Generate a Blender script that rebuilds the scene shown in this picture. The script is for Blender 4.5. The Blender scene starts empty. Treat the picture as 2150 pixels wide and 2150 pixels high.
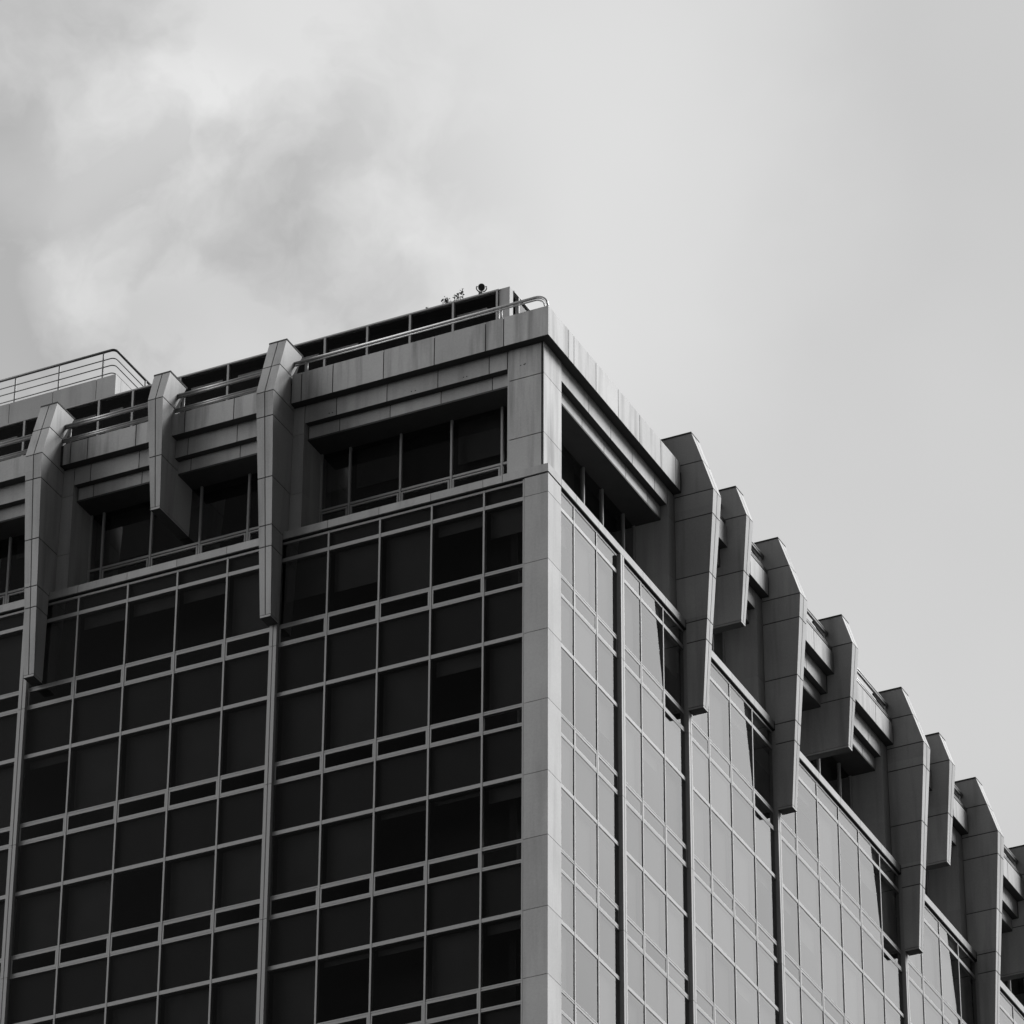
import bpy, bmesh, math, random
from mathutils import Vector, Matrix
random.seed(7)
scene = bpy.context.scene
col = scene.collection

# ------------------------------------------------------------------ camera
CAMLOC = Vector((47.0597, -98.3870, 1.6))
CR = Vector((0.899838, 0.436201, 0.004536)); CU = Vector((0.230860, -0.485012, 0.843485)); CF = Vector((-0.370129, 0.757953, 0.537133))
FPX = 10667.3
cd = bpy.data.cameras.new('camera'); cam = bpy.data.objects.new('camera', cd); col.objects.link(cam)
cd.sensor_width = 36; cd.lens = FPX/2150*36; cd.clip_start = 1; cd.clip_end = 8000
m = Matrix.Identity(4)
for i in range(3):
    m[i][0] = CR[i]; m[i][1] = CU[i]; m[i][2] = -CF[i]; m[i][3] = CAMLOC[i]
cam.matrix_world = m
scene.camera = cam
def proj(p):
    d = Vector(p)-CAMLOC; w = d.dot(CF)
    return (1075+FPX*d.dot(CR)/w, 1075-FPX*d.dot(CU)/w, w)

# ------------------------------------------------------------------ materials
def newmat(name):
    mt = bpy.data.materials.new(name); mt.use_nodes = True
    nt = mt.node_tree; b = nt.nodes['Principled BSDF']
    return mt, nt, b
def N(nt, t, **kw):
    n = nt.nodes.new(t)
    for k, v in kw.items(): setattr(n, k, v)
    return n
def plain(name, v, rough=.6, metal=0., spec=.5, noise=.0, scale=3.):
    mt, nt, b = newmat(name)
    b.inputs['Base Color'].default_value = (v, v, v, 1); b.inputs['Roughness'].default_value = rough
    b.inputs['Metallic'].default_value = metal; b.inputs['Specular IOR Level'].default_value = spec
    if noise:
        tc = N(nt, 'ShaderNodeTexCoord'); no = N(nt, 'ShaderNodeTexNoise'); no.inputs['Scale'].default_value = scale; no.inputs['Detail'].default_value = 8
        mr = N(nt, 'ShaderNodeMapRange'); mr.inputs['To Min'].default_value = v*(1-noise); mr.inputs['To Max'].default_value = v*(1+noise)
        mr.inputs['From Min'].default_value = .3; mr.inputs['From Max'].default_value = .7
        nt.links.new(tc.outputs['Object'], no.inputs['Vector']); nt.links.new(no.outputs['Fac'], mr.inputs['Value'])
        nt.links.new(mr.outputs['Result'], b.inputs['Base Color'])
    return mt
def stone(name, v, stain=.3):
    """granite cladding: fine grain, panel to panel variation and rain streaks"""
    mt, nt, b = newmat(name)
    L = nt.links.new
    tc = N(nt, 'ShaderNodeTexCoord')
    fine = N(nt, 'ShaderNodeTexNoise'); fine.inputs['Scale'].default_value = 22; fine.inputs['Detail'].default_value = 6; fine.inputs['Roughness'].default_value = .7
    big = N(nt, 'ShaderNodeTexNoise'); big.inputs['Scale'].default_value = .55; big.inputs['Detail'].default_value = 5
    mp = N(nt, 'ShaderNodeMapping'); mp.inputs['Scale'].default_value = (3.4, 3.4, .25)
    st = N(nt, 'ShaderNodeTexNoise'); st.inputs['Scale'].default_value = 1.0; st.inputs['Detail'].default_value = 5; st.inputs['Roughness'].default_value = .5
    L(tc.outputs['Object'], fine.inputs['Vector']); L(tc.outputs['Object'], big.inputs['Vector'])
    L(tc.outputs['Object'], mp.inputs['Vector']); L(mp.outputs['Vector'], st.inputs['Vector'])
    def rng(src, a, bb, c, d):
        mr = N(nt, 'ShaderNodeMapRange'); mr.inputs['From Min'].default_value = a; mr.inputs['From Max'].default_value = bb
        mr.inputs['To Min'].default_value = c; mr.inputs['To Max'].default_value = d; L(src, mr.inputs['Value']); return mr.outputs['Result']
    def mul(a, c):
        n = N(nt, 'ShaderNodeMath', operation='MULTIPLY'); L(a, n.inputs[0])
        if isinstance(c, float): n.inputs[1].default_value = c
        else: L(c, n.inputs[1])
        return n.outputs[0]
    x = mul(rng(fine.outputs['Fac'], .3, .7, .92, 1.08), rng(big.outputs['Fac'], .3, .7, .90, 1.08))
    x = mul(x, rng(st.outputs['Fac'], .48, .74, 1.0, 1-stain))
    at_ = N(nt, 'ShaderNodeAttribute', attribute_name='tone'); x = mul(x, rng(at_.outputs['Fac'], 0., 1., .90, 1.06))
    x = mul(x, float(v))
    L(x, b.inputs['Base Color'])
    b.inputs['Roughness'].default_value = .62; b.inputs['Specular IOR Level'].default_value = .3
    bp = N(nt, 'ShaderNodeBump'); bp.inputs['Strength'].default_value = .15; bp.inputs['Distance'].default_value = .01
    L(fine.outputs['Fac'], bp.inputs['Height']); L(bp.outputs['Normal'], b.inputs['Normal'])
    return mt
def glass(name, ior=2.4, tint=.74):
    mt = bpy.data.materials.new(name); mt.use_nodes = True; nt = mt.node_tree; nt.nodes.clear(); L = nt.links.new
    out = N(nt, 'ShaderNodeOutputMaterial'); mix = N(nt, 'ShaderNodeMixShader'); fr = N(nt, 'ShaderNodeFresnel'); fr.inputs['IOR'].default_value = ior
    tr = N(nt, 'ShaderNodeBsdfTransparent'); tr.inputs['Color'].default_value = (tint, tint, tint, 1)
    gl = N(nt, 'ShaderNodeBsdfGlossy'); gl.inputs['Roughness'].default_value = .012; oi = N(nt, 'ShaderNodeObjectInfo'); om = N(nt, 'ShaderNodeMapRange'); om.inputs['To Min'].default_value = .86; om.inputs['To Max'].default_value = 1.0; L(oi.outputs['Random'], om.inputs['Value']); L(om.outputs['Result'], gl.inputs['Color'])
    tc = N(nt, 'ShaderNodeTexCoord'); no = N(nt, 'ShaderNodeTexNoise'); no.inputs['Scale'].default_value = .9; no.inputs['Detail'].default_value = 1
    bp = N(nt, 'ShaderNodeBump'); bp.inputs['Strength'].default_value = .25; bp.inputs['Distance'].default_value = .006
    L(tc.outputs['Object'], no.inputs['Vector']); L(no.outputs['Fac'], bp.inputs['Height']); L(bp.outputs['Normal'], gl.inputs['Normal'])
    ge = N(nt, 'ShaderNodeNewGeometry'); mi = N(nt, 'ShaderNodeMapRange'); mi.inputs['To Min'].default_value = ior; mi.inputs['To Max'].default_value = 1.0
    L(ge.outputs['Backfacing'], mi.inputs['Value']); L(mi.outputs['Result'], fr.inputs['IOR'])
    L(fr.outputs[0], mix.inputs[0]); L(tr.outputs[0], mix.inputs[1]); L(gl.outputs[0], mix.inputs[2]); L(mix.outputs[0], out.inputs[0])
    return mt
M = dict(
    ribstone=stone('rib_granite', .32, .32),
    stone=stone('granite_cladding', .32, .22), stained=stone('weathered_granite_cladding', .35, .55),
    joint=plain('joint_sealant', .025, .9), metal=plain('anodised_aluminium', .27, .5, .0, .3, .10, 30),
    glass=glass('solar_coated_glass'), blind=plain('roller_blind_fabric', .062, .9, noise=.12, scale=1.3), spandrel=plain('spandrel_backing', .036, .9, noise=.08, scale=.8),
    dark=plain('dark_interior', .012, .9), soffit=plain('shade_toned_soffit', .035, .8, noise=.1),  # soffit colour is near-black to put shade into the undersides
    rail=plain('brushed_steel_rail', .28, .35, .3, .5, .1, 20), darkrail=plain('dark_painted_steel', .035, .5), roof=plain('roof_membrane', .05, .9, noise=.2),
    asphalt=plain('asphalt', .02, .95, noise=.3, scale=.4), leaf=plain('leaf', .06, .7, noise=.4, scale=20), black=plain('black_housing', .012, .5),
    reflbar=plain('reflection_bar_grey', .5, .5, noise=.2, scale=2.))  # pale grey for bars that imitate reflected stripes

# ------------------------------------------------------------------ mesh helpers
class MB:
    def __init__(s): s.v = []; s.f = []
    def hexa(s, p):
        n = len(s.v); s.v += [tuple(q) for q in p]
        for a in ((0,1,2,3),(4,5,6,7),(0,1,5,4),(1,2,6,5),(2,3,7,6),(3,0,4,7)): s.f.append(tuple(n+i for i in a))
    def wbox(s, x0, x1, y0, y1, z0, z1):
        s.hexa([(x0,y0,z0),(x1,y0,z0),(x1,y1,z0),(x0,y1,z0),(x0,y0,z1),(x1,y0,z1),(x1,y1,z1),(x0,y1,z1)])
    def prism(s, a, b):
        n = len(s.v); k = len(a); s.v += [tuple(q) for q in a]+[tuple(q) for q in b]
        s.f.append(tuple(range(n, n+k))); s.f.append(tuple(range(n+k, n+2*k)))
        for i in range(k): j = (i+1) % k; s.f.append((n+i, n+j, n+k+j, n+k+i))
    def tube(s, pts, r, k=10):
        pts = [Vector(p) for p in pts]; rings = []
        up = Vector((0,0,1))
        for i, p in enumerate(pts):
            t = (pts[min(i+1, len(pts)-1)]-pts[max(i-1, 0)]).normalized()
            a = t.cross(up)
            if a.length < .05: a = t.cross(Vector((.3,.9,0)))
            a.normalize(); b = t.cross(a).normalized()
            n = len(s.v); rings.append(n)
            for j in range(k):
                q = 2*math.pi*j/k; s.v.append(tuple(p+a*(r*math.cos(q))+b*(r*math.sin(q))))
        for i in range(len(rings)-1):
            for j in range(k):
                j2 = (j+1) % k; s.f.append((rings[i]+j, rings[i]+j2, rings[i+1]+j2, rings[i+1]+j))
        s.f.append(tuple(rings[0]+j for j in range(k))); s.f.append(tuple(rings[-1]+j for j in range(k)))
    def build(s, name, mat, parent=None, smooth=False):
        me = bpy.data.meshes.new(name); me.from_pydata(s.v, [], s.f)
        bm = bmesh.new(); bm.from_mesh(me); bmesh.ops.recalc_face_normals(bm, faces=bm.faces); bm.to_mesh(me); bm.free()
        if smooth:
            for p in me.polygons: p.use_smooth = len(p.vertices) == 4
        if mat in ('stone', 'stained', 'ribstone'):
            at_ = me.attributes.new('tone', 'FLOAT', 'FACE'); nf = len(me.polygons); hx = {}
            for p in me.polygons: at_.data[p.index].value = hx.setdefault(p.index//6, random.random())
        me.materials.append(M[mat]); o = bpy.data.objects.new(name, me); col.objects.link(o)
        if parent is not None: o.parent = parent
        return o
def thing(name, label, cat, group=None):
    o = bpy.data.objects.new(name, None); col.objects.link(o); o['label'] = label; o['category'] = cat
    if group: o['group'] = group
    return o
def tag(o, label, cat, group=None, kind=None):
    o['label'] = label; o['category'] = cat
    if group: o['group'] = group
    if kind: o['kind'] = kind
    return o

# face frames: s runs along the facade from the corner, o is outward, z is up
class Face:
    def __init__(s, side): s.side = side
    def P(s, a, o, z): return (-a, -o, z) if s.side == 'L' else (o, a, z)
    def box(s, mb, s0, s1, o0, o1, z0, z1):
        P = s.P
        mb.hexa([P(s0,o0,z0),P(s1,o0,z0),P(s1,o1,z0),P(s0,o1,z0),P(s0,o0,z1),P(s1,o0,z1),P(s1,o1,z1),P(s0,o1,z1)])
    def one(s, name, mat, par, *b):
        mb = MB(); s.box(mb, *b); return mb.build(name, mat, par)
    def panels(s, mb, cuts, o0, o1, z0, z1, gap=.014):
        """cladding stones between the cuts with open joints"""
        for a, b in zip(cuts[:-1], cuts[1:]): s.box(mb, a+gap/2, b-gap/2, o0, o1, z0, z1)
FL, FR = Face('L'), Face('R')

B = thing('office_building', 'tall office block with stone parapet, projecting ribs and gridded curtain wall glass', 'building')

# ------------------------------------------------------------------ levels
Z_FAR = 77.15
Z_TOP, Z_PB, Z_F2, Z_F3, Z_SOF = 77.39, 76.48, 75.93, 75.55, 75.50
Z_L1, Z_L0 = 72.48, 72.25
PJ = [72.20, 71.63, 69.62, 67.56, 65.53, 63.48, 61.67, 59.7, 57.85, 55.9, 54.0, 52.0, 50.0]
TR = [71.65, 67.59, 63.53, 59.72, 55.85, 51.85]
BT = [69.64, 65.55, 61.70, 57.85, 53.9]
BB = [69.075, 65.0, 61.14, 57.28, 53.33]
ZB = 50.0

# ------------------------------------------------------------------ plan data
L_fins = [7.79, 15.29, 22.3]; R_fins = [4.385, 8.64, 14.62, 23.88, 29.94, 39.1]
L_mull = [1.79,3.29,4.79,6.29, 9.28,10.78,12.28,13.78, 16.8,18.2,19.6,21.0, 23.8]
R_mull = [1.634,3.004, 5.756,7.182, 10.13,11.58,13.10, 16.08,17.66,19.23,20.71,22.29, 25.4,26.92,28.43, 31.5,33.0,34.5,36.0,37.5]
LEND, REND = 25.0, 40.6
L_big = [7.79, 14.85, 21.93]; L_short = [11.33, 18.4]
R_big = [8.67, 14.67, 23.92, 29.94, 39.2]; R_short = [11.69, 19.32, 26.90, 34.6]

# ------------------------------------------------------------------ corner pier (stone)
def cornerpiece(mb, a, wl, wr, z0, z1, thick=.5):
    """L-shaped corner stone whose outer edge lies a in front of both glass planes"""
    pl = [(a,-a),(a,wr),(a-thick,wr),(a-thick,-a+thick),(-wl,-a+thick),(-wl,-a)]
    mb.prism([(x,y,z0) for x,y in pl],[(x,y,z1) for x,y in pl])
mb = MB()
for z1, z0 in zip(PJ[:-1], PJ[1:]): cornerpiece(mb, .07, .60, .70, z0+.007, z1-.007)
mb.build('corner_pier', 'stone', B)
mb = MB(); cornerpiece(mb, .055, .58, .68, ZB, 72.2, .45); mb.build('joint', 'joint', B)
mb = MB(); FL.box(mb, .625, .665, -.05, .035, ZB, 72.2); FR.box(mb, .72, .75, -.05, .02, ZB, 72.2); mb.build('jamb_trim', 'metal', B)
# upper corner pier, set back
mb = MB()
for z0, z1 in ((72.49, 73.66), (73.66, 75.50), (75.50, 76.475)):
    mb.wbox(-1.17, -.245, .17, .60, z0+.013, z1-.013)
    mb.wbox(-.195, -.17, .17+.004, 1.235, z0+.007, z1-.007)
mb.build('corner_pier', 'stained', B)
mb = MB(); mb.wbox(-1.14, -.196, .21, 1.2, 72.4, 76.5); mb.build('joint', 'joint', B)

# ------------------------------------------------------------------ parapet band
def parapet(F, cuts, top=Z_TOP):
    mb = MB(); F.panels(mb, cuts, -.30, .07, Z_PB, top, .028)
    return mb
Lcut = [-.07, 1.224, 1.75, 3.25, 4.75, 6.26, 7.2, 7.50]
mb = parapet(FL, Lcut[1:]);
mb2 = parapet(FR, [1.148, 1.5, 2.87, 4.27, 5.65, 7.02, 8.0, 8.30])
# one corner stone
pl = [(.07,-.07),(.07,1.134),(-.30,1.134),(-.30,.30),(-1.21,.30),(-1.21,-.07)]
mb.prism([(x,y,Z_PB) for x,y in pl],[(x,y,Z_TOP) for x,y in pl])
mb.build('parapet', 'stained', B); mb2.build('parapet', 'stained', B)
def spans(big, short, ends):
    pts = sorted(big); out = []
    for a, b in zip(pts[:-1], pts[1:]): out.append((a+.34, b-.34))
    if ends > pts[-1]: out.append((pts[-1]+.34, ends))
    return out
def cutsof(a, b, grid, off=0):
    c = [g+off for g in grid if a+.3 < g+off < b-.3]
    return [a, a+.24]+[x for x in c if x > a+.5 and x < b-.5]+[b-.24, b]
Lgrid = sorted(L_mull+[7.79, 15.29, 22.3]); Rgrid = sorted(R_mull+R_fins)
for F, big, short, grid, end in ((FL, L_big, L_short, Lgrid, LEND), (FR, R_big, R_short, Rgrid, REND)):
    for a, b in spans(big, short, end):
        parapet(F, cutsof(a, b, grid, -.04), Z_FAR).build('parapet', 'stained', B)
    F.one('joint', 'joint', B, .2, end, -.28, .045, Z_PB+.012, Z_FAR-.012)
    F.one('joint', 'joint', B, 1.1, big[0]-.36, -.27, .043, Z_FAR-.014, Z_TOP-.012)

FL.one('soffit', 'soffit', B, -.067, 7.48, -.19, .067, Z_PB-.005, Z_PB-.001); FR.one('soffit', 'soffit', B, .192, 8.28, -.19, .067, Z_PB-.005, Z_PB-.001)  # thin dark strips under the parapet stand in for its shade
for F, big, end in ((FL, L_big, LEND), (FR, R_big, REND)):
    for a, b in spans(big, [], end): F.one('soffit', 'soffit', B, a+.01, b-.01, -.19, .067, Z_PB-.005, Z_PB-.001)  # same painted shade strips under the far parapet bays
# ------------------------------------------------------------------ recessed loggia bands, fascias, pilasters
def loggia(F, a, b, first, mull, lastpil=True):
    """fascias, soffit and deep-set window between s=a and s=b"""
    grid = Lgrid if F is FL else Rgrid
    c = [a]+[g-.02 for g in grid if a+.45 < g < b-.45]+[b]
    mb = MB(); F.panels(mb, c, -.5, -.20, Z_F2, Z_PB-.012, .024); mb.build('fascia', 'stone', B)
    F.one('joint', 'joint', B, a+.01, b-.01, -.5, -.213, Z_F2+.01, Z_PB+.01)
    mb = MB(); F.panels(mb, [c[0]+.03]+c[1:-1]+[c[-1]-.03], -.9, -.40, Z_F3, Z_F2-.01, .024); mb.build('fascia', 'stone', B)
    F.one('joint', 'joint', B, a+.04, b-.04, -.9, -.413, Z_F3+.01, Z_F2+.005)
    F.one('soffit', 'soffit', B, a, b, -1.5, -.403, Z_SOF, Z_F3-.004)  # recess underside coloured near-black to deepen its shade
    F.one('soffit', 'soffit', B, a+.032, b-.032, -.396, -.203, Z_F2-.005, Z_F2-.001)  # dark strip painting the shade under the upper fascia
    # side jambs of the recess
    F.one('jamb', 'stone', B, a-.25, a-.002, -1.5, -.215, Z_L1, Z_PB)
    F.one('jamb', 'stone', B, b+.002, b+.25, -1.5, -.215, Z_L1, Z_PB)
    F.one('sill', 'stone', B, a, b, -1.5, -.30, Z_L1-.2, Z_L1+.02)
    ms = [a]+mull+[b]
    mb = MB()
    for i, mm in enumerate(ms):
        w = .028; x = mm+(.03 if i == 0 else -.03 if i == len(ms)-1 else 0)
        F.box(mb, x-w, x+w, -1.24, -1.15, Z_L1+.02, Z_SOF)
    F.box(mb, a, b, -1.23, -1.165, 73.69, 73.755)
    mb.build('window_frame', 'metal', B)
    for i, (x0, x1) in enumerate(zip(ms[:-1], ms[1:])):
        w = F.one('window', 'glass', B, x0+.03, x1-.03, -1.205, -1.20, Z_L1+.02, Z_SOF)
        if x1-x0 > .8:
            mb = MB(); s0, s1 = x0+.045, x1-.045
            F.box(mb, s0, s1, -1.195, -1.15, 73.60, 73.645); F.box(mb, s0, s1, -1.195, -1.15, Z_L1+.03, Z_L1+.10)
            F.box(mb, s0, s0+.045, -1.195, -1.15, Z_L1+.10, 73.60); F.box(mb, s1-.045, s1, -1.195, -1.15, Z_L1+.10, 73.60)
            mb.build('sash', 'metal', w)
        if random.random() < .5:
            h = random.uniform(.4, 1.6)
            F.one('blind', 'blind', w, x0+.08, x1-.08, -1.42, -1.41, Z_SOF-h, Z_SOF)
loggia(FL, 1.24, 7.22, True, [1.86,3.335,4.83,6.34])
loggia(FR, 1.245, 8.0, True, [1.72,3.25,4.72,5.91,7.27])
loggia(FL, 8.36, 14.27, False, [9.38,10.84,12.35,13.86])
loggia(FL, 15.43, 21.3, False, [16.8,18.2,19.6,20.9])
loggia(FL, 22.6, LEND, False, [23.8])
def near(a, b, g): return [x+.08 for x in g if a+.4 < x < b-.4]
loggia(FR, 9.34, 14.0, False, near(9.34, 14.0, R_mull)); loggia(FR, 15.34, 23.25, False, near(15.34, 23.25, R_mull))
loggia(FR, 24.6, 29.27, False, near(24.6, 29.27, R_mull)); loggia(FR, 30.6, 38.5, False, near(30.6, 38.5, R_mull))
# pilasters either side of each large rib, three stones high
def pilaster(F, a, b):
    mb = MB()
    for z0, z1 in ((Z_L1, 73.75), (73.75, 75.6), (75.6, Z_PB-.012)): F.box(mb, a, b, -.6, -.185, z0+.006, z1-.006)
    F.box(mb, a+.01, b-.01, -.6, -.20, Z_L1, Z_PB)
    mb.build('pilaster', 'stone', B)
for c, w in ((7.79, .57), (14.85, .58), (21.93, .6)): pilaster(FL, c-w, c-.17); pilaster(FL, c+.17, c+w)
for c in R_big: pilaster(FR, c-.67, c-.17); pilaster(FR, c+.17, c+.67)

mb = MB()
HOLES = [(.84,75.907,-.17),(.74,75.909,-.17),(.71,75.92,-.17),(4.044,76.033,-.2),(3.927,76.025,-.2),(2.516,76.04,-.2),(2.424,76.038,-.2),(6.484,76.043,-.2),(6.388,76.041,-.2)]
for a, zz, o in HOLES: FL.box(mb, a-.016, a+.016, o-.01, o+.003, zz-.014, zz+.014)
mb.build('fixing_hole', 'joint', B)
# ------------------------------------------------------------------ sill ledge
def ledge(F, cuts):
    mb = MB(); F.panels(mb, cuts, -.32, .07, Z_L0, Z_L1, .012); mb.build('sill_ledge', 'stone', B)
def ribcuts(big, end, hw=.165):
    out = []; a = None
    for c in big: out.append((a, c-hw)); a = c+hw
    out.append((a, end)); return out
for F, big, grid, end in ((FL, L_big, L_mull, LEND), (FR, R_big, R_mull, REND)):
    for i, (a, b) in enumerate(ribcuts(big, end)):
        if a is None: a = (1.235 if F is FL else .73)
        if b-a > .3: ledge(F, [a]+[g for g in grid if a+.3 < g < b-.3]+[b])
    F.one('joint', 'joint', B, .2, end, -.3, .045, Z_L0-.02, Z_L1-.012)
mb = MB(); pl = [(.07,-.07),(.07,.724),(-.32,.724),(-.32,.32),(-1.228,.32),(-1.228,-.07)]
mb.prism([(x,y,Z_L0) for x,y in pl],[(x,y,Z_L1+.012) for x,y in pl]); mb.build('sill_ledge', 'stone', B)

# ------------------------------------------------------------------ curtain wall
def frame_bounds(F, big, fins, end):
    """bays between pier, mullions and fins -> list of (s0, s1, left is mullion?, right is mullion?)"""
    mull = L_mull if F is FL else R_mull
    lines = [(.665 if F is FL else .75, 0)]+[(x, .026) for x in mull if x < end]+[(x, .115) for x in fins if x < end]
    lines.sort(); out = []
    for (a, wa), (b, wb) in zip(lines[:-1], lines[1:]): out.append((a+wa, b-wb))
    return out
cand = []   # individual windows sorted by how large they show
for F, big, fins, end in ((FL, L_big, L_fins, LEND), (FR, R_big, R_fins, REND)):
    bays = frame_bounds(F, big, fins, end)
    for bi, (a, b) in enumerate(bays):
        for k in range(5):
            zt = TR[k]-.055; zv = BT[k]+.05; cz = (zt+zv)/2
            u, v, w = proj(F.P((a+b)/2, 0, cz)); u2, v2, w2 = proj(F.P((a+b)/2, 0, BB[k]-1.))
            vis = (-60 < u < 2210) and (v < 2260)
            cand.append((not vis, abs(w), F, bi, k, a, b))
cand.sort(key=lambda t: (t[0], t[1]))
GO = -.020     # glass plane
rest = MB(); restv = MB(); rests = MB(); restb = MB()
for rank, (nv, w, F, bi, k, a, b) in enumerate(cand):
    zt = TR[k]-.055; zv = BT[k]+.05; top = (Z_L0-.12) if k == 0 else BB[k-1]-.05
    indiv = rank < 100
    rv = random.random()
    if rv < .55: h = zt-zv-.02
    elif rv < .72: h = random.uniform(.7, 1.3)
    else: h = random.uniform(.0, .5)
    if indiv:
        win = F.one('window', 'glass', B, a, b, GO-.006, GO, zv, zt)
        if h > .05: F.one('blind', 'blind', win, a+.09, b-.09, GO-.17, GO-.16, zt-h, zt-.01)
        F.one('spandrel_panel', 'glass', B, a, b, GO-.006, GO, TR[k]+.055, top)
    else:
        F.box(rest, a, b, GO-.006, GO, zv, zt)
        if h > .05: F.box(restb, a+.09, b-.09, GO-.17, GO-.16, zt-h, zt-.01)
        F.box(rests, a, b, GO-.006, GO, TR[k]+.055, top)
    # opening light below each window: sash ring and pane (plain pane beside the corner pier)
    z0, z1 = BB[k]+.045, BT[k]-.045
    if bi == 0 : tgt = None
    else: tgt = 1
    if indiv: vw = F.one('vent_window', 'glass', B, a, b, GO-.006, GO, z0, z1)
    else: F.box(restv, a, b, GO-.006, GO, z0, z1)
    if tgt and indiv:
        mb = MB(); F.box(mb, a+.008, a+.05, GO+.001, -.009, z0, z1); F.box(mb, b-.05, b-.008, GO+.001, -.009, z0, z1)
        F.box(mb, a+.05, b-.05, GO+.001, -.009, z1-.03, z1); F.box(mb, a+.05, b-.05, GO+.001, -.009, z0, z0+.03)
        mb.build('sash', 'metal', vw)
for mbx, nm, mt in ((rest, 'window', 'glass'), (restv, 'vent_window', 'glass'), (rests, 'spandrel_panel', 'glass'), (restb, 'blind', 'blind')):
    if mbx.v: o = mbx.build(nm, mt, B); o['kind'] = 'stuff'
# backing behind the glass: dull spandrels at slab level, dark rooms behind the windows
for F, end in ((FL, LEND), (FR, REND)):
    mb = MB()
    for k in range(5):
        top = (Z_L0-.1) if k == 0 else BB[k-1]-.02
        F.box(mb, .6, end, -.20, -.09, TR[k]-.08, top)
    mb.build('spandrel_backing', 'spandrel', B)
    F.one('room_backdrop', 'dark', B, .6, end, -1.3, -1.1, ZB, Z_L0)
# mullions, transoms, fins
for F, mull, fins, end in ((FL, L_mull, L_fins, LEND), (FR, R_mull, R_fins, REND)):
    for x in mull: F.one('mullion', 'metal', B, x-.024, x+.024, -.12, 0, ZB, Z_L0-.055)
    segs = []; a = .665 if F is FL else .75
    for x in sorted(fins):
        if x < end: segs.append((a, x-.11)); a = x+.11
    segs.append((a, end))
    for a, b in segs:
        F.one('head_trim', 'metal', B, a, b, -.12, -.006, Z_L0-.115, Z_L0-.055)
        for k in range(5):
            F.one('transom', 'metal', B, a, b, -.12, -.006, TR[k]-.055, TR[k]+.055)
            mb = MB()
            F.box(mb, a, b, -.12, -.010, BT[k]+.012, BT[k]+.05); F.box(mb, a, b, -.12, -.017, BT[k]-.02, BT[k]+.012); F.box(mb, a, b, -.12, -.008, BT[k]-.05, BT[k]-.016)
            mb.build('transom', 'metal', B)
            mb = MB()
            F.box(mb, a, b, -.12, -.010, BB[k]-.002, BB[k]+.045); F.box(mb, a, b, -.12, -.016, BB[k]-.012, BB[k]-.002); F.box(mb, a, b, -.12, -.009, BB[k]-.052, BB[k]-.012)
            mb.build('transom', 'metal', B)
    for x in fins:
        mb = MB(); zt = 72.2
        cuts = [ZB]+[BB[k]-.055 for k in range(4, -1, -1)]+[zt]
        for z0, z1 in zip(cuts[:-1], cuts[1:]):
            F.box(mb, x-.105, x-.012, -.12, .10, z0+.006, z1-.006); F.box(mb, x+.012, x+.105, -.12, .10, z0+.006, z1-.006)
        F.box(mb, x-.09, x+.09, -.12, .075, ZB, zt)
        mb.build('mullion', 'metal', B)

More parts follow.
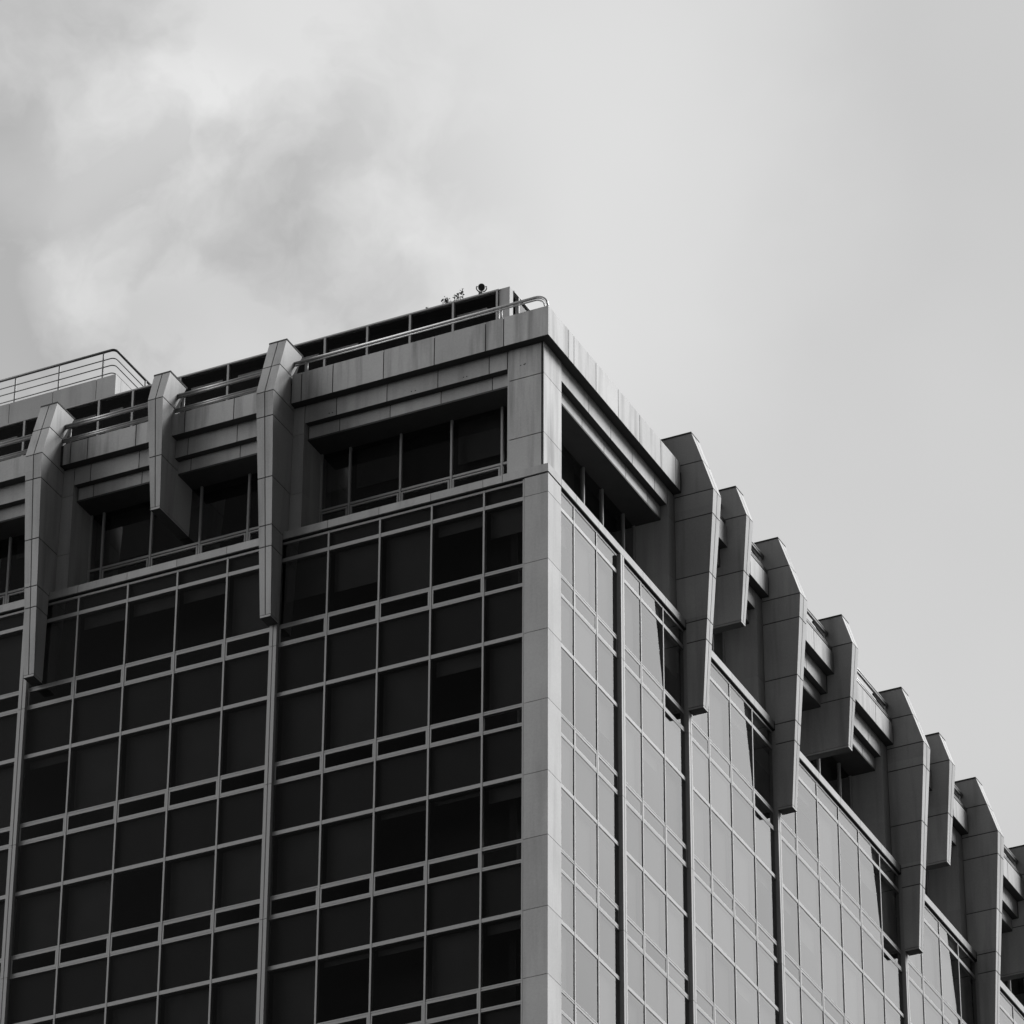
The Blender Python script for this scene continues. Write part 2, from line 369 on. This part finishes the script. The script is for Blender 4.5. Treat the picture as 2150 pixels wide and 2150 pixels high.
# ------------------------------------------------------------------ projecting stone ribs
def rib(F, c, big):
    if big:
        prof = [(78.40,.36,.262),(77.38,.69,.262),(76.38,1.0,.262),(75.62,.95,.245),(73.79,.815,.215),(72.36,.715,.193),(71.73,.67,.185),(69.74,.54,.158)]
    else:
        prof = [(78.40,.36,.25),(77.38,.67,.232),(75.62,.525,.187),(74.09,.40,.142)]
    def back(z):
        if z > 77.39: return -.55+(78.40-z)*.55
        if big: return -.17 if z > Z_L1 else .095
        return -.17 if z > 75.9 else -1.2
    def solid(mb, z0, z1, p0, p1, g, side, inset=0):
        o0, w0 = p0; o1, w1 = p1; o0 -= inset; o1 -= inset; w0 -= inset; w1 -= inset
        bz0, bz1 = back(z0), back(z1)
        if side: a0, b0, a1, b1 = (g, w0, g, w1) if side > 0 else (-w0, -g, -w1, -g)
        else: a0, b0, a1, b1 = -w0, w0, -w1, w1
        P = F.P
        mb.hexa([P(c+a0,bz0,z0),P(c+b0,bz0,z0),P(c+b0,o0,z0),P(c+a0,o0,z0),P(c+a1,bz1,z1),P(c+b1,bz1,z1),P(c+b1,o1,z1),P(c+a1,o1,z1)])
    def at(z):
        for (za, oa, wa), (zb, ob, wb) in zip(prof[:-1], prof[1:]):
            if zb-1e-6 <= z <= za+1e-6:
                t = (za-z)/(za-zb); return (oa+(ob-oa)*t, wa+(wb-wa)*t)
        return prof[-1][1:]
    st = MB(); co = MB()
    for i, ((za, oa, wa), (zb, ob, wb)) in enumerate(zip(prof[:-1], prof[1:])):
        z1 = za-(.016 if i else .05); z0 = zb+(.016 if i < len(prof)-2 else .0)
        # split where the back face steps
        cuts = [z1]+[x for x in (77.39, Z_L1, 75.9) if z0+.02 < x < z1-.02]+[z0]
        for zz1, zz0 in zip(cuts[:-1], cuts[1:]):
            q1 = zz1-(.0001 if zz1 != z1 else 0)
            for sd in (-1, 1): solid(st, zz0+.0001, q1, at(zz0), at(q1), .013, sd)
        solid(co, zb, za-(.05 if i == 0 else 0), at(zb), at(za-(.05 if i == 0 else 0)), 0, 0, .016)
    r = st.build('rib', 'ribstone', B)
    co.build('joint', 'joint', r)
    # thin dark flashing on top and a light cap strip at the foot
    cp = MB(); o1, w1 = at(78.40)
    P = F.P; cp.hexa([P(c-w1-.01,-.56,78.35),P(c+w1+.01,-.56,78.35),P(c+w1+.01,o1+.025,78.35),P(c-w1-.01,o1+.025,78.35),P(c-w1-.01,-.56,78.40),P(c+w1+.01,-.56,78.40),P(c+w1+.01,o1+.012,78.40),P(c-w1-.01,o1+.012,78.40)])
    cp.build('flashing', 'joint', r)
    zb, ob, wb = prof[-1]
    F.one('foot_cap', 'stone', r, c-wb+.004, c+wb-.004, back(zb)+.01, ob+.0, zb-.075, zb-.014)
    F.one('foot_shade_strip', 'soffit', r, c-wb+.006, c+wb-.006, back(zb)+.012, ob-.003, zb-.079, zb-.0752)  # dark sheet added below the foot as painted shade
    return r
for c in L_big: rib(FL, c, True)
for c in L_short: rib(FL, c, False)
for c in R_big: rib(FR, c, True)
for c in R_short: rib(FR, c, False)

# ------------------------------------------------------------------ parapet handrails (one run per bay)
def run(F, a, b):
    mb = MB()
    mb.tube([F.P(a,-.1,77.872), F.P(b,-.1,77.872)], .042)
    F.box(mb, a, b, -.135, -.075, 77.775, 77.83)
    mb.tube([F.P(a,-.0,77.345), F.P(b,-.0,77.345)], .033)
    F.box(mb, a, b, -.03, .03, 77.255, 77.30)
    for x in (a+.30, b-.22): F.box(mb, x-.04, x+.04, -.118, -.088, 77.1, 77.80)
    mb.build('handrail', 'rail', B, True)
mb = MB()
def corner_rail(zc, r, end, rad):
    pts = [FL.P(7.6,-.1,zc)]
    for i in range(0, 9):
        q = math.pi/2*i/8; pts.append(FL.P(end+rad-rad*math.sin(q), -.1, zc-rad+rad*math.cos(q)))
    pts.append(FL.P(end, -.1, 77.30)); mb.tube(pts, r)
corner_rail(77.875, .042, .03, .36); corner_rail(77.79, .022, .12, .28)
for x in (1.40, 7.16): FL.box(mb, x-.045, x+.045, -.125, -.085, 77.35, 77.84)
mb.build('handrail', 'rail', B, True)
allL = sorted(L_big+L_short); allR = sorted(R_big+R_short)
for a, b in zip(allL[:-1], allL[1:]): run(FL, a+.2, b-.2)
for a, b in zip(allR[:-1], allR[1:]): run(FR, a+.2, b-.2)

# ------------------------------------------------------------------ body and roof
mb = MB(); mb.wbox(-45, -1.55, 1.55, 48, 0, 77.2)
mb.build('core_wall', 'dark', B)
mb = MB(); mb.wbox(-45, -.02, .02, 48, 0, ZB-.05); mb.build('lower_wall', 'spandrel', B)
mb = MB(); mb.wbox(-45, -.32, .32, 48, 76.9, 77.0); mb.build('roof', 'roof', B)
mb = MB(); mb.wbox(-45, -LEND-.05, .05, 1.5, 45, 77.3); mb.wbox(-1.5, -.05, REND+.02, 48, 45, 77.3); mb.build('end_wall', 'stone', B)

# ------------------------------------------------------------------ glazed screen set back on the roof
SC = thing('roof_screen', 'long dark glazed screen wall with pale posts standing behind the parapet', 'screen wall')
so = -2.13; zt = 80.05
posts_L = [2.50,3.82,5.12,6.42,7.72,9.2,10.72,12.22,13.72,14.80,15.91,17.2,18.5,19.8,21.1,22.4,23.7]
posts_R = [3.9,5.6,7.3,9.0,10.7,12.4,14.1,15.8,17.5,19.2,20.9,22.6,24.3,26,27.7,29.4,31,33,35]
for F, ps, end, st in ((FL, posts_L, 25, 2.44), (FR, posts_R, 36, 2.36)):
    F.one('coping', 'metal', SC, st, end, so-.10, so+.03, zt-.045, zt)
    for x in ps: F.one('post', 'metal', SC, x-.03, x+.03, so-.08, so+.025, 77.0, zt-.046)
    for x0, x1 in zip(ps[:-1], ps[1:]): F.one('pane', 'glass', SC, x0+.03, x1-.03, so-.03, so-.02, 77.0, zt-.046)
    mb = MB()
    for k, zz in enumerate((79.55, 78.85, 78.2)):
        for x0, x1 in zip(ps[:-1], ps[1:]):
            if random.random() < .75: F.box(mb, x0+random.uniform(.1, .35), x1-random.uniform(.05, .4), so-.085, so-.04, zz-.045, zz+.045)
    mb.build('reflection_bar', 'reflbar', SC)  # pale bars behind the panes imitate stripes reflected in the glass
    F.one('back_wall', 'dark', SC, st+.3, end, so-.45, so-.40, 77.0, zt-.06)
    F.one('top_lid', 'dark', SC, st+.12, end, so-.45, so-.102, zt-.055, zt-.02)  # dark lid closing the gap between screen and back wall
FR.one('post', 'metal', SC, 2.64, 2.70, so-.08, so+.025, 77.0, zt-.046); FR.one('pane', 'glass', SC, 2.70, 3.87, so-.03, so-.02, 77.0, zt-.046)
mb = MB(); pl = [(-2.13, 2.13), (-2.13, 2.34), (-2.34, 2.34), (-2.44, 2.34), (-2.44, 2.13)]
mb.prism([(x,y,77.0) for x,y in pl],[(x,y,zt) for x,y in pl]); mb.build('corner_post', 'stone', SC)

# ------------------------------------------------------------------ rooftop stair block with its guard rail
RB = thing('rooftop_block', 'pale panelled rooftop block rising above the roof at the far left', 'rooftop block')
bd = 6.0; bx = 16.68
mb = MB()
FLo = Face('L')
for a, b in ((bx, 17.32), (17.32, 18.78), (18.78, 20.24), (20.24, 21.7), (21.7, 23.2), (23.2, 24.7)):
    mb.wbox(-b+.008, -a-.008 if a != bx else -a, bd, bd+.3, 77.0, 83.80)
for y in (6.31, 8.1, 9.9, 11.7): mb.wbox(-bx-.3, -bx, y, y+1.78, 77.0, 83.80)
mb.build('wall', 'stone', RB)
mb = MB(); mb.wbox(-24.6, -bx-.02, bd+.02, 13.4, 77.0, 83.7); mb.build('joint', 'joint', RB)
GR = thing('guard_rail', 'dark four-bar steel guard rail with rounded corner on top of the rooftop block', 'railing')
rx, ry = 16.79, 6.08
def rbar(zz, r):
    rad = .15; pts = [(-24.6, ry, zz), (-rx-rad, ry, zz)]
    for i in range(1, 9):
        q = math.pi/2*i/8; pts.append((-rx-rad+rad*math.sin(q), ry+rad-rad*math.cos(q), zz))
    pts.append((-rx, 13.0, zz)); mb = MB(); mb.tube(pts, r); return mb
rbar(84.75, .042).build('top_rail', 'darkrail', GR, True)
for zz in (84.46, 84.215, 83.945): rbar(zz, .017).build('mid_rail', 'darkrail', GR, True)
for x in (17.175, 18.65, 20.13, 21.6, 23.1, 24.5):
    mb = MB(); mb.wbox(-x-.022, -x+.022, ry-.022, ry+.022, 83.78, 84.73); mb.build('post', 'darkrail', GR)
for y in (7.86, 9.6, 11.3, 12.9):
    mb = MB(); mb.wbox(-rx-.022, -rx+.022, y-.022, y+.022, 83.78, 84.73); mb.build('post', 'darkrail', GR)

# ------------------------------------------------------------------ floodlight on the screen coping
FLT = thing('floodlight', 'small round black floodlight in a U bracket on the roof screen', 'floodlight')
fx, fy, fz = -3.285, 2.75, 80.75
def lathe(mb, prof, org, axis, k=20):
    axis = Vector(axis).normalized(); a = axis.cross(Vector((0,0,1))).normalized(); b = axis.cross(a)
    rings = []
    for t, r in prof:
        n = len(mb.v); rings.append(n)
        for j in range(k):
            q = 2*math.pi*j/k; mb.v.append(tuple(Vector(org)+axis*t+a*(r*math.cos(q))+b*(r*math.sin(q))))
    for i in range(len(rings)-1):
        for j in range(k): j2 = (j+1) % k; mb.f.append((rings[i]+j, rings[i]+j2, rings[i+1]+j2, rings[i+1]+j))
    mb.f.append(tuple(rings[0]+j for j in range(k))); mb.f.append(tuple(rings[-1]+j for j in range(k)))
tocam = (CAMLOC-Vector((fx, fy, fz))).normalized()
ax = Vector((tocam.x, tocam.y, -.25)).normalized()
mb = MB(); lathe(mb, [(-.09,.05),(-.08,.08),(-.02,.094),(.07,.096),(.09,.09)], (fx, fy, fz), ax); mb.build('lamp_head', 'black', FLT, True)
mb = MB(); side = ax.cross(Vector((0,0,1))).normalized()
pts = []
for i in range(13):
    q = math.pi*i/12; pts.append(Vector((fx, fy, fz))+side*(.142*math.cos(q))+Vector((0,0,-.15*math.sin(q)+.0)))
pts = [pts[0]+Vector((0,0,.03))-side*.04, pts[0]+Vector((0,0,.03))]+pts+[pts[-1]+Vector((0,0,.03)), pts[-1]+Vector((0,0,.03))+side*.04]
mb.tube(pts, .017, 8); mb.build('bracket', 'black', FLT, True)
mb = MB(); mb.tube([(fx, fy, fz-.18), (fx, fy, fz-.95)], .028, 8); mb.wbox(fx-.06, fx+.06, fy-.06, fy+.06, fz-.23, fz-.17); mb.build('stem', 'black', FLT)

# ------------------------------------------------------------------ roof plants peeping over the screen
def plant(x, y, h, lab, seed, dense):
    rg = random.Random(seed); t = thing('roof_plant', lab, 'plant', 'plants growing behind the roof screen')
    z0 = 79.9; st = MB(); lf = MB()
    for k in range(2 if dense else 1):
        px, py = x+rg.uniform(-.05, .05), y+rg.uniform(-.05, .05)
        top = z0+(h-z0)*(1 if k == 0 else .93)
        pts = [(px, py, z0)]
        for i in range(1, 7): px += rg.uniform(-.02, .02); py += rg.uniform(-.02, .02); pts.append((px, py, z0+(top-z0)*i/6))
        st.tube(pts, .010, 5)
        n = 90 if dense else 46
        for i in range(n):
            f = .3+.7*rg.random(); z = z0+(top-z0)*f; q = rg.uniform(0, 6.28); rr = (.13 if dense else .07)*rg.random()+.005
            c = Vector((px+rr*math.cos(q), py+rr*math.sin(q), z)); s = rg.uniform(.02, .05)
            a = Vector((rg.uniform(-1,1), rg.uniform(-1,1), rg.uniform(-1,1))).normalized()*s; b = a.cross(Vector((rg.uniform(-1,1), .3, rg.uniform(-1,1)))).normalized()*s*.7
            n0 = len(lf.v); lf.v += [tuple(c-a), tuple(c+b), tuple(c+a), tuple(c-b)]; lf.f.append((n0, n0+1, n0+2, n0+3))
    st.build('stem', 'leaf', t); lf.build('foliage', 'leaf', t)
plant(-4.43, 3.0, 80.92, 'dense leafy plant, leftmost of the group above the roof screen', 1, True)
plant(-4.28, 3.0, 80.98, 'tall thin sprig right of the dense leafy plant above the roof screen', 2, False)
plant(-4.07, 3.0, 80.97, 'wispy middle sprig of the group above the roof screen', 3, False)
plant(-3.92, 3.0, 81.02, 'tallest thin sprig nearest to the black floodlight', 4, False)
plant(-5.13, 3.0, 80.82, 'tiny lone sprig left of the others on the roof screen', 5, False)

# ------------------------------------------------------------------ ground
mb = MB(); mb.v = [(-3000,-3000,0),(3000,-3000,0),(3000,3000,0),(-3000,3000,0)]; mb.f = [(0,1,2,3)]
g = mb.build('ground', 'asphalt'); g['kind'] = 'structure'; g['label'] = 'dark asphalt ground around the foot of the building'; g['category'] = 'ground'

# ------------------------------------------------------------------ daylight
wd = bpy.data.worlds.new('World'); scene.world = wd; wd.use_nodes = True
nt = wd.node_tree; nt.nodes.clear(); L = nt.links.new
out = N(nt, 'ShaderNodeOutputWorld'); bg = N(nt, 'ShaderNodeBackground'); L(bg.outputs[0], out.inputs[0])
tc = N(nt, 'ShaderNodeTexCoord'); D = tc.outputs['Generated']
def val(x):
    n = N(nt, 'ShaderNodeValue'); n.outputs[0].default_value = x; return n.outputs[0]
def mth(op, a, b=None, c=None):
    n = N(nt, 'ShaderNodeMath', operation=op)
    for i, x in enumerate((a, b, c)):
        if x is None: continue
        if isinstance(x, (int, float)): n.inputs[i].default_value = x
        else: L(x, n.inputs[i])
    return n.outputs[0]
def azel(az, el):
    a, e = math.radians(az), math.radians(el); return (math.cos(a)*math.cos(e), math.sin(a)*math.cos(e), math.sin(e))
def lobe(vec, rin, rout, src=None):
    v = Vector(vec).normalized()
    n = N(nt, 'ShaderNodeVectorMath', operation='DOT_PRODUCT'); L(src or D, n.inputs[0]); n.inputs[1].default_value = v
    mr = N(nt, 'ShaderNodeMapRange', interpolation_type='SMOOTHSTEP'); L(n.outputs['Value'], mr.inputs['Value'])
    mr.inputs['From Min'].default_value = math.cos(math.radians(rout)); mr.inputs['From Max'].default_value = math.cos(math.radians(rin))
    return mr.outputs['Result']
def noise(scale, detail, rough, src, dist=0, lo=.3, hi=.7):
    n = N(nt, 'ShaderNodeTexNoise'); n.inputs['Scale'].default_value = scale; n.inputs['Detail'].default_value = detail; n.inputs['Roughness'].default_value = rough; n.inputs['Distortion'].default_value = dist
    L(src, n.inputs['Vector']); mr = N(nt, 'ShaderNodeMapRange'); mr.inputs['From Min'].default_value = lo; mr.inputs['From Max'].default_value = hi
    L(n.outputs['Fac'], mr.inputs['Value']); return mr.outputs['Result']
SUN_AZ, SUN_EL = 42, 42
sky = N(nt, 'ShaderNodeTexSky', sky_type='NISHITA'); sky.sun_disc = False; sky.sun_elevation = math.radians(SUN_EL); sky.sun_rotation = math.radians(90-SUN_AZ); sky.dust_density = 3
bw = N(nt, 'ShaderNodeRGBToBW'); L(sky.outputs[0], bw.inputs[0])
clear = mth('MULTIPLY', bw.outputs[0], .06)
# warped direction for ragged cloud edges
wn = N(nt, 'ShaderNodeTexNoise'); wn.inputs['Scale'].default_value = 26; wn.inputs['Detail'].default_value = 5; L(D, wn.inputs['Vector'])
sb = N(nt, 'ShaderNodeVectorMath', operation='SUBTRACT'); L(wn.outputs['Color'], sb.inputs[0]); sb.inputs[1].default_value = (.5,.5,.5)
sc = N(nt, 'ShaderNodeVectorMath', operation='SCALE'); L(sb.outputs[0], sc.inputs[0]); sc.inputs['Scale'].default_value = .034
ad = N(nt, 'ShaderNodeVectorMath', operation='ADD'); L(D, ad.inputs[0]); L(sc.outputs[0], ad.inputs[1]); nm = N(nt, 'ShaderNodeVectorMath', operation='NORMALIZE'); L(ad.outputs[0], nm.inputs[0]); W = nm.outputs[0]
n1 = noise(30, 7, .56, W, .0, .40, .60); n2 = noise(9, 3, .5, D, 0, .3, .7)
base = mth('ADD', .545, mth('MULTIPLY', n2, .05))
left = lobe((-.418, .700, .580), 1.0, 4.8, D)         # broken cloud field
base = mth('ADD', base, mth('MULTIPLY', mth('MULTIPLY', left, n1), .15))
base = mth('SUBTRACT', base, mth('MULTIPLY', left, .135))
for vec, ri, ro, amp in (((-.362,.716,.597), .0, 5.4, .14), ((-.4335,.6965,.5725), .0, .8, .12), ((-.4155,.7128,.5650), 0, 2.2, -.05), ((-.418,.689,.592), .2, 1.9, .10), ((-.4005,.7025,.5885), .0, 1.3, -.05),
                         ((-.412,.7015,.5815), .0, 1.7, -.06), ((-.392,.7235,.568), .0, 1.2, -.05), ((-.30,.795,.525), 1, 4, .025)):
    base = mth('ADD', base, mth('MULTIPLY', lobe(vec, ri, ro, W), amp))
# overall luminance of the overcast: bright towards the hidden sun, unseen lobes added to light the left face and darken glass
bright = lobe(azel(50, 34), 4, 48); west = lobe(azel(194, 14), 5, 52); dull = lobe(azel(246, 33), 12, 27); south = lobe(azel(328, 20), 28, 56); zen = lobe((0, 0, 1), 4, 50)
tot = mth('ADD', base, mth('MULTIPLY', bright, .85)); tot = mth('ADD', tot, mth('MULTIPLY', west, 5.5))
keep = mth('MULTIPLY', mth('MULTIPLY', mth('SUBTRACT', 1.0, mth('MULTIPLY', dull, .985)), mth('SUBTRACT', 1.0, mth('MULTIPLY', south, .90))), mth('SUBTRACT', 1.0, mth('MULTIPLY', zen, .65))); tot = mth('MULTIPLY', tot, keep)
sep = N(nt, 'ShaderNodeSeparateXYZ'); L(D, sep.inputs[0])
hz = N(nt, 'ShaderNodeMapRange', interpolation_type='SMOOTHSTEP'); L(sep.outputs['Z'], hz.inputs['Value']); hz.inputs['From Min'].default_value = -.02; hz.inputs['From Max'].default_value = .12; hz.inputs['To Min'].default_value = .0
tot = mth('MULTIPLY', tot, hz.outputs['Result'])
tot = mth('ADD', tot, mth('MULTIPLY', clear, mth('MULTIPLY', keep, .25)))
tot = mth('MULTIPLY', tot, .4)
L(tot, bg.inputs['Color']); bg.inputs['Strength'].default_value = 1.0
wd.cycles.sampling_method = 'MANUAL'; wd.cycles.sample_map_resolution = 1024

sl = bpy.data.lights.new('sun', 'SUN'); sl.energy = 2.08; sl.angle = math.radians(30); sl.color = (1, 1, 1)
so_ = bpy.data.objects.new('sun', sl); col.objects.link(so_)
so_.rotation_euler = Vector(azel(SUN_AZ, SUN_EL)).to_track_quat('Z', 'Y').to_euler()

scene.view_settings.view_transform = 'Standard'; scene.view_settings.look = 'None'; scene.view_settings.exposure = 1.32; scene.view_settings.gamma = 1
scene.render.engine = 'CYCLES'; scene.cycles.max_bounces = 8; scene.cycles.diffuse_bounces = 1; scene.cycles.transparent_max_bounces = 12
scene.render.resolution_x = 1024; scene.render.resolution_y = 1024
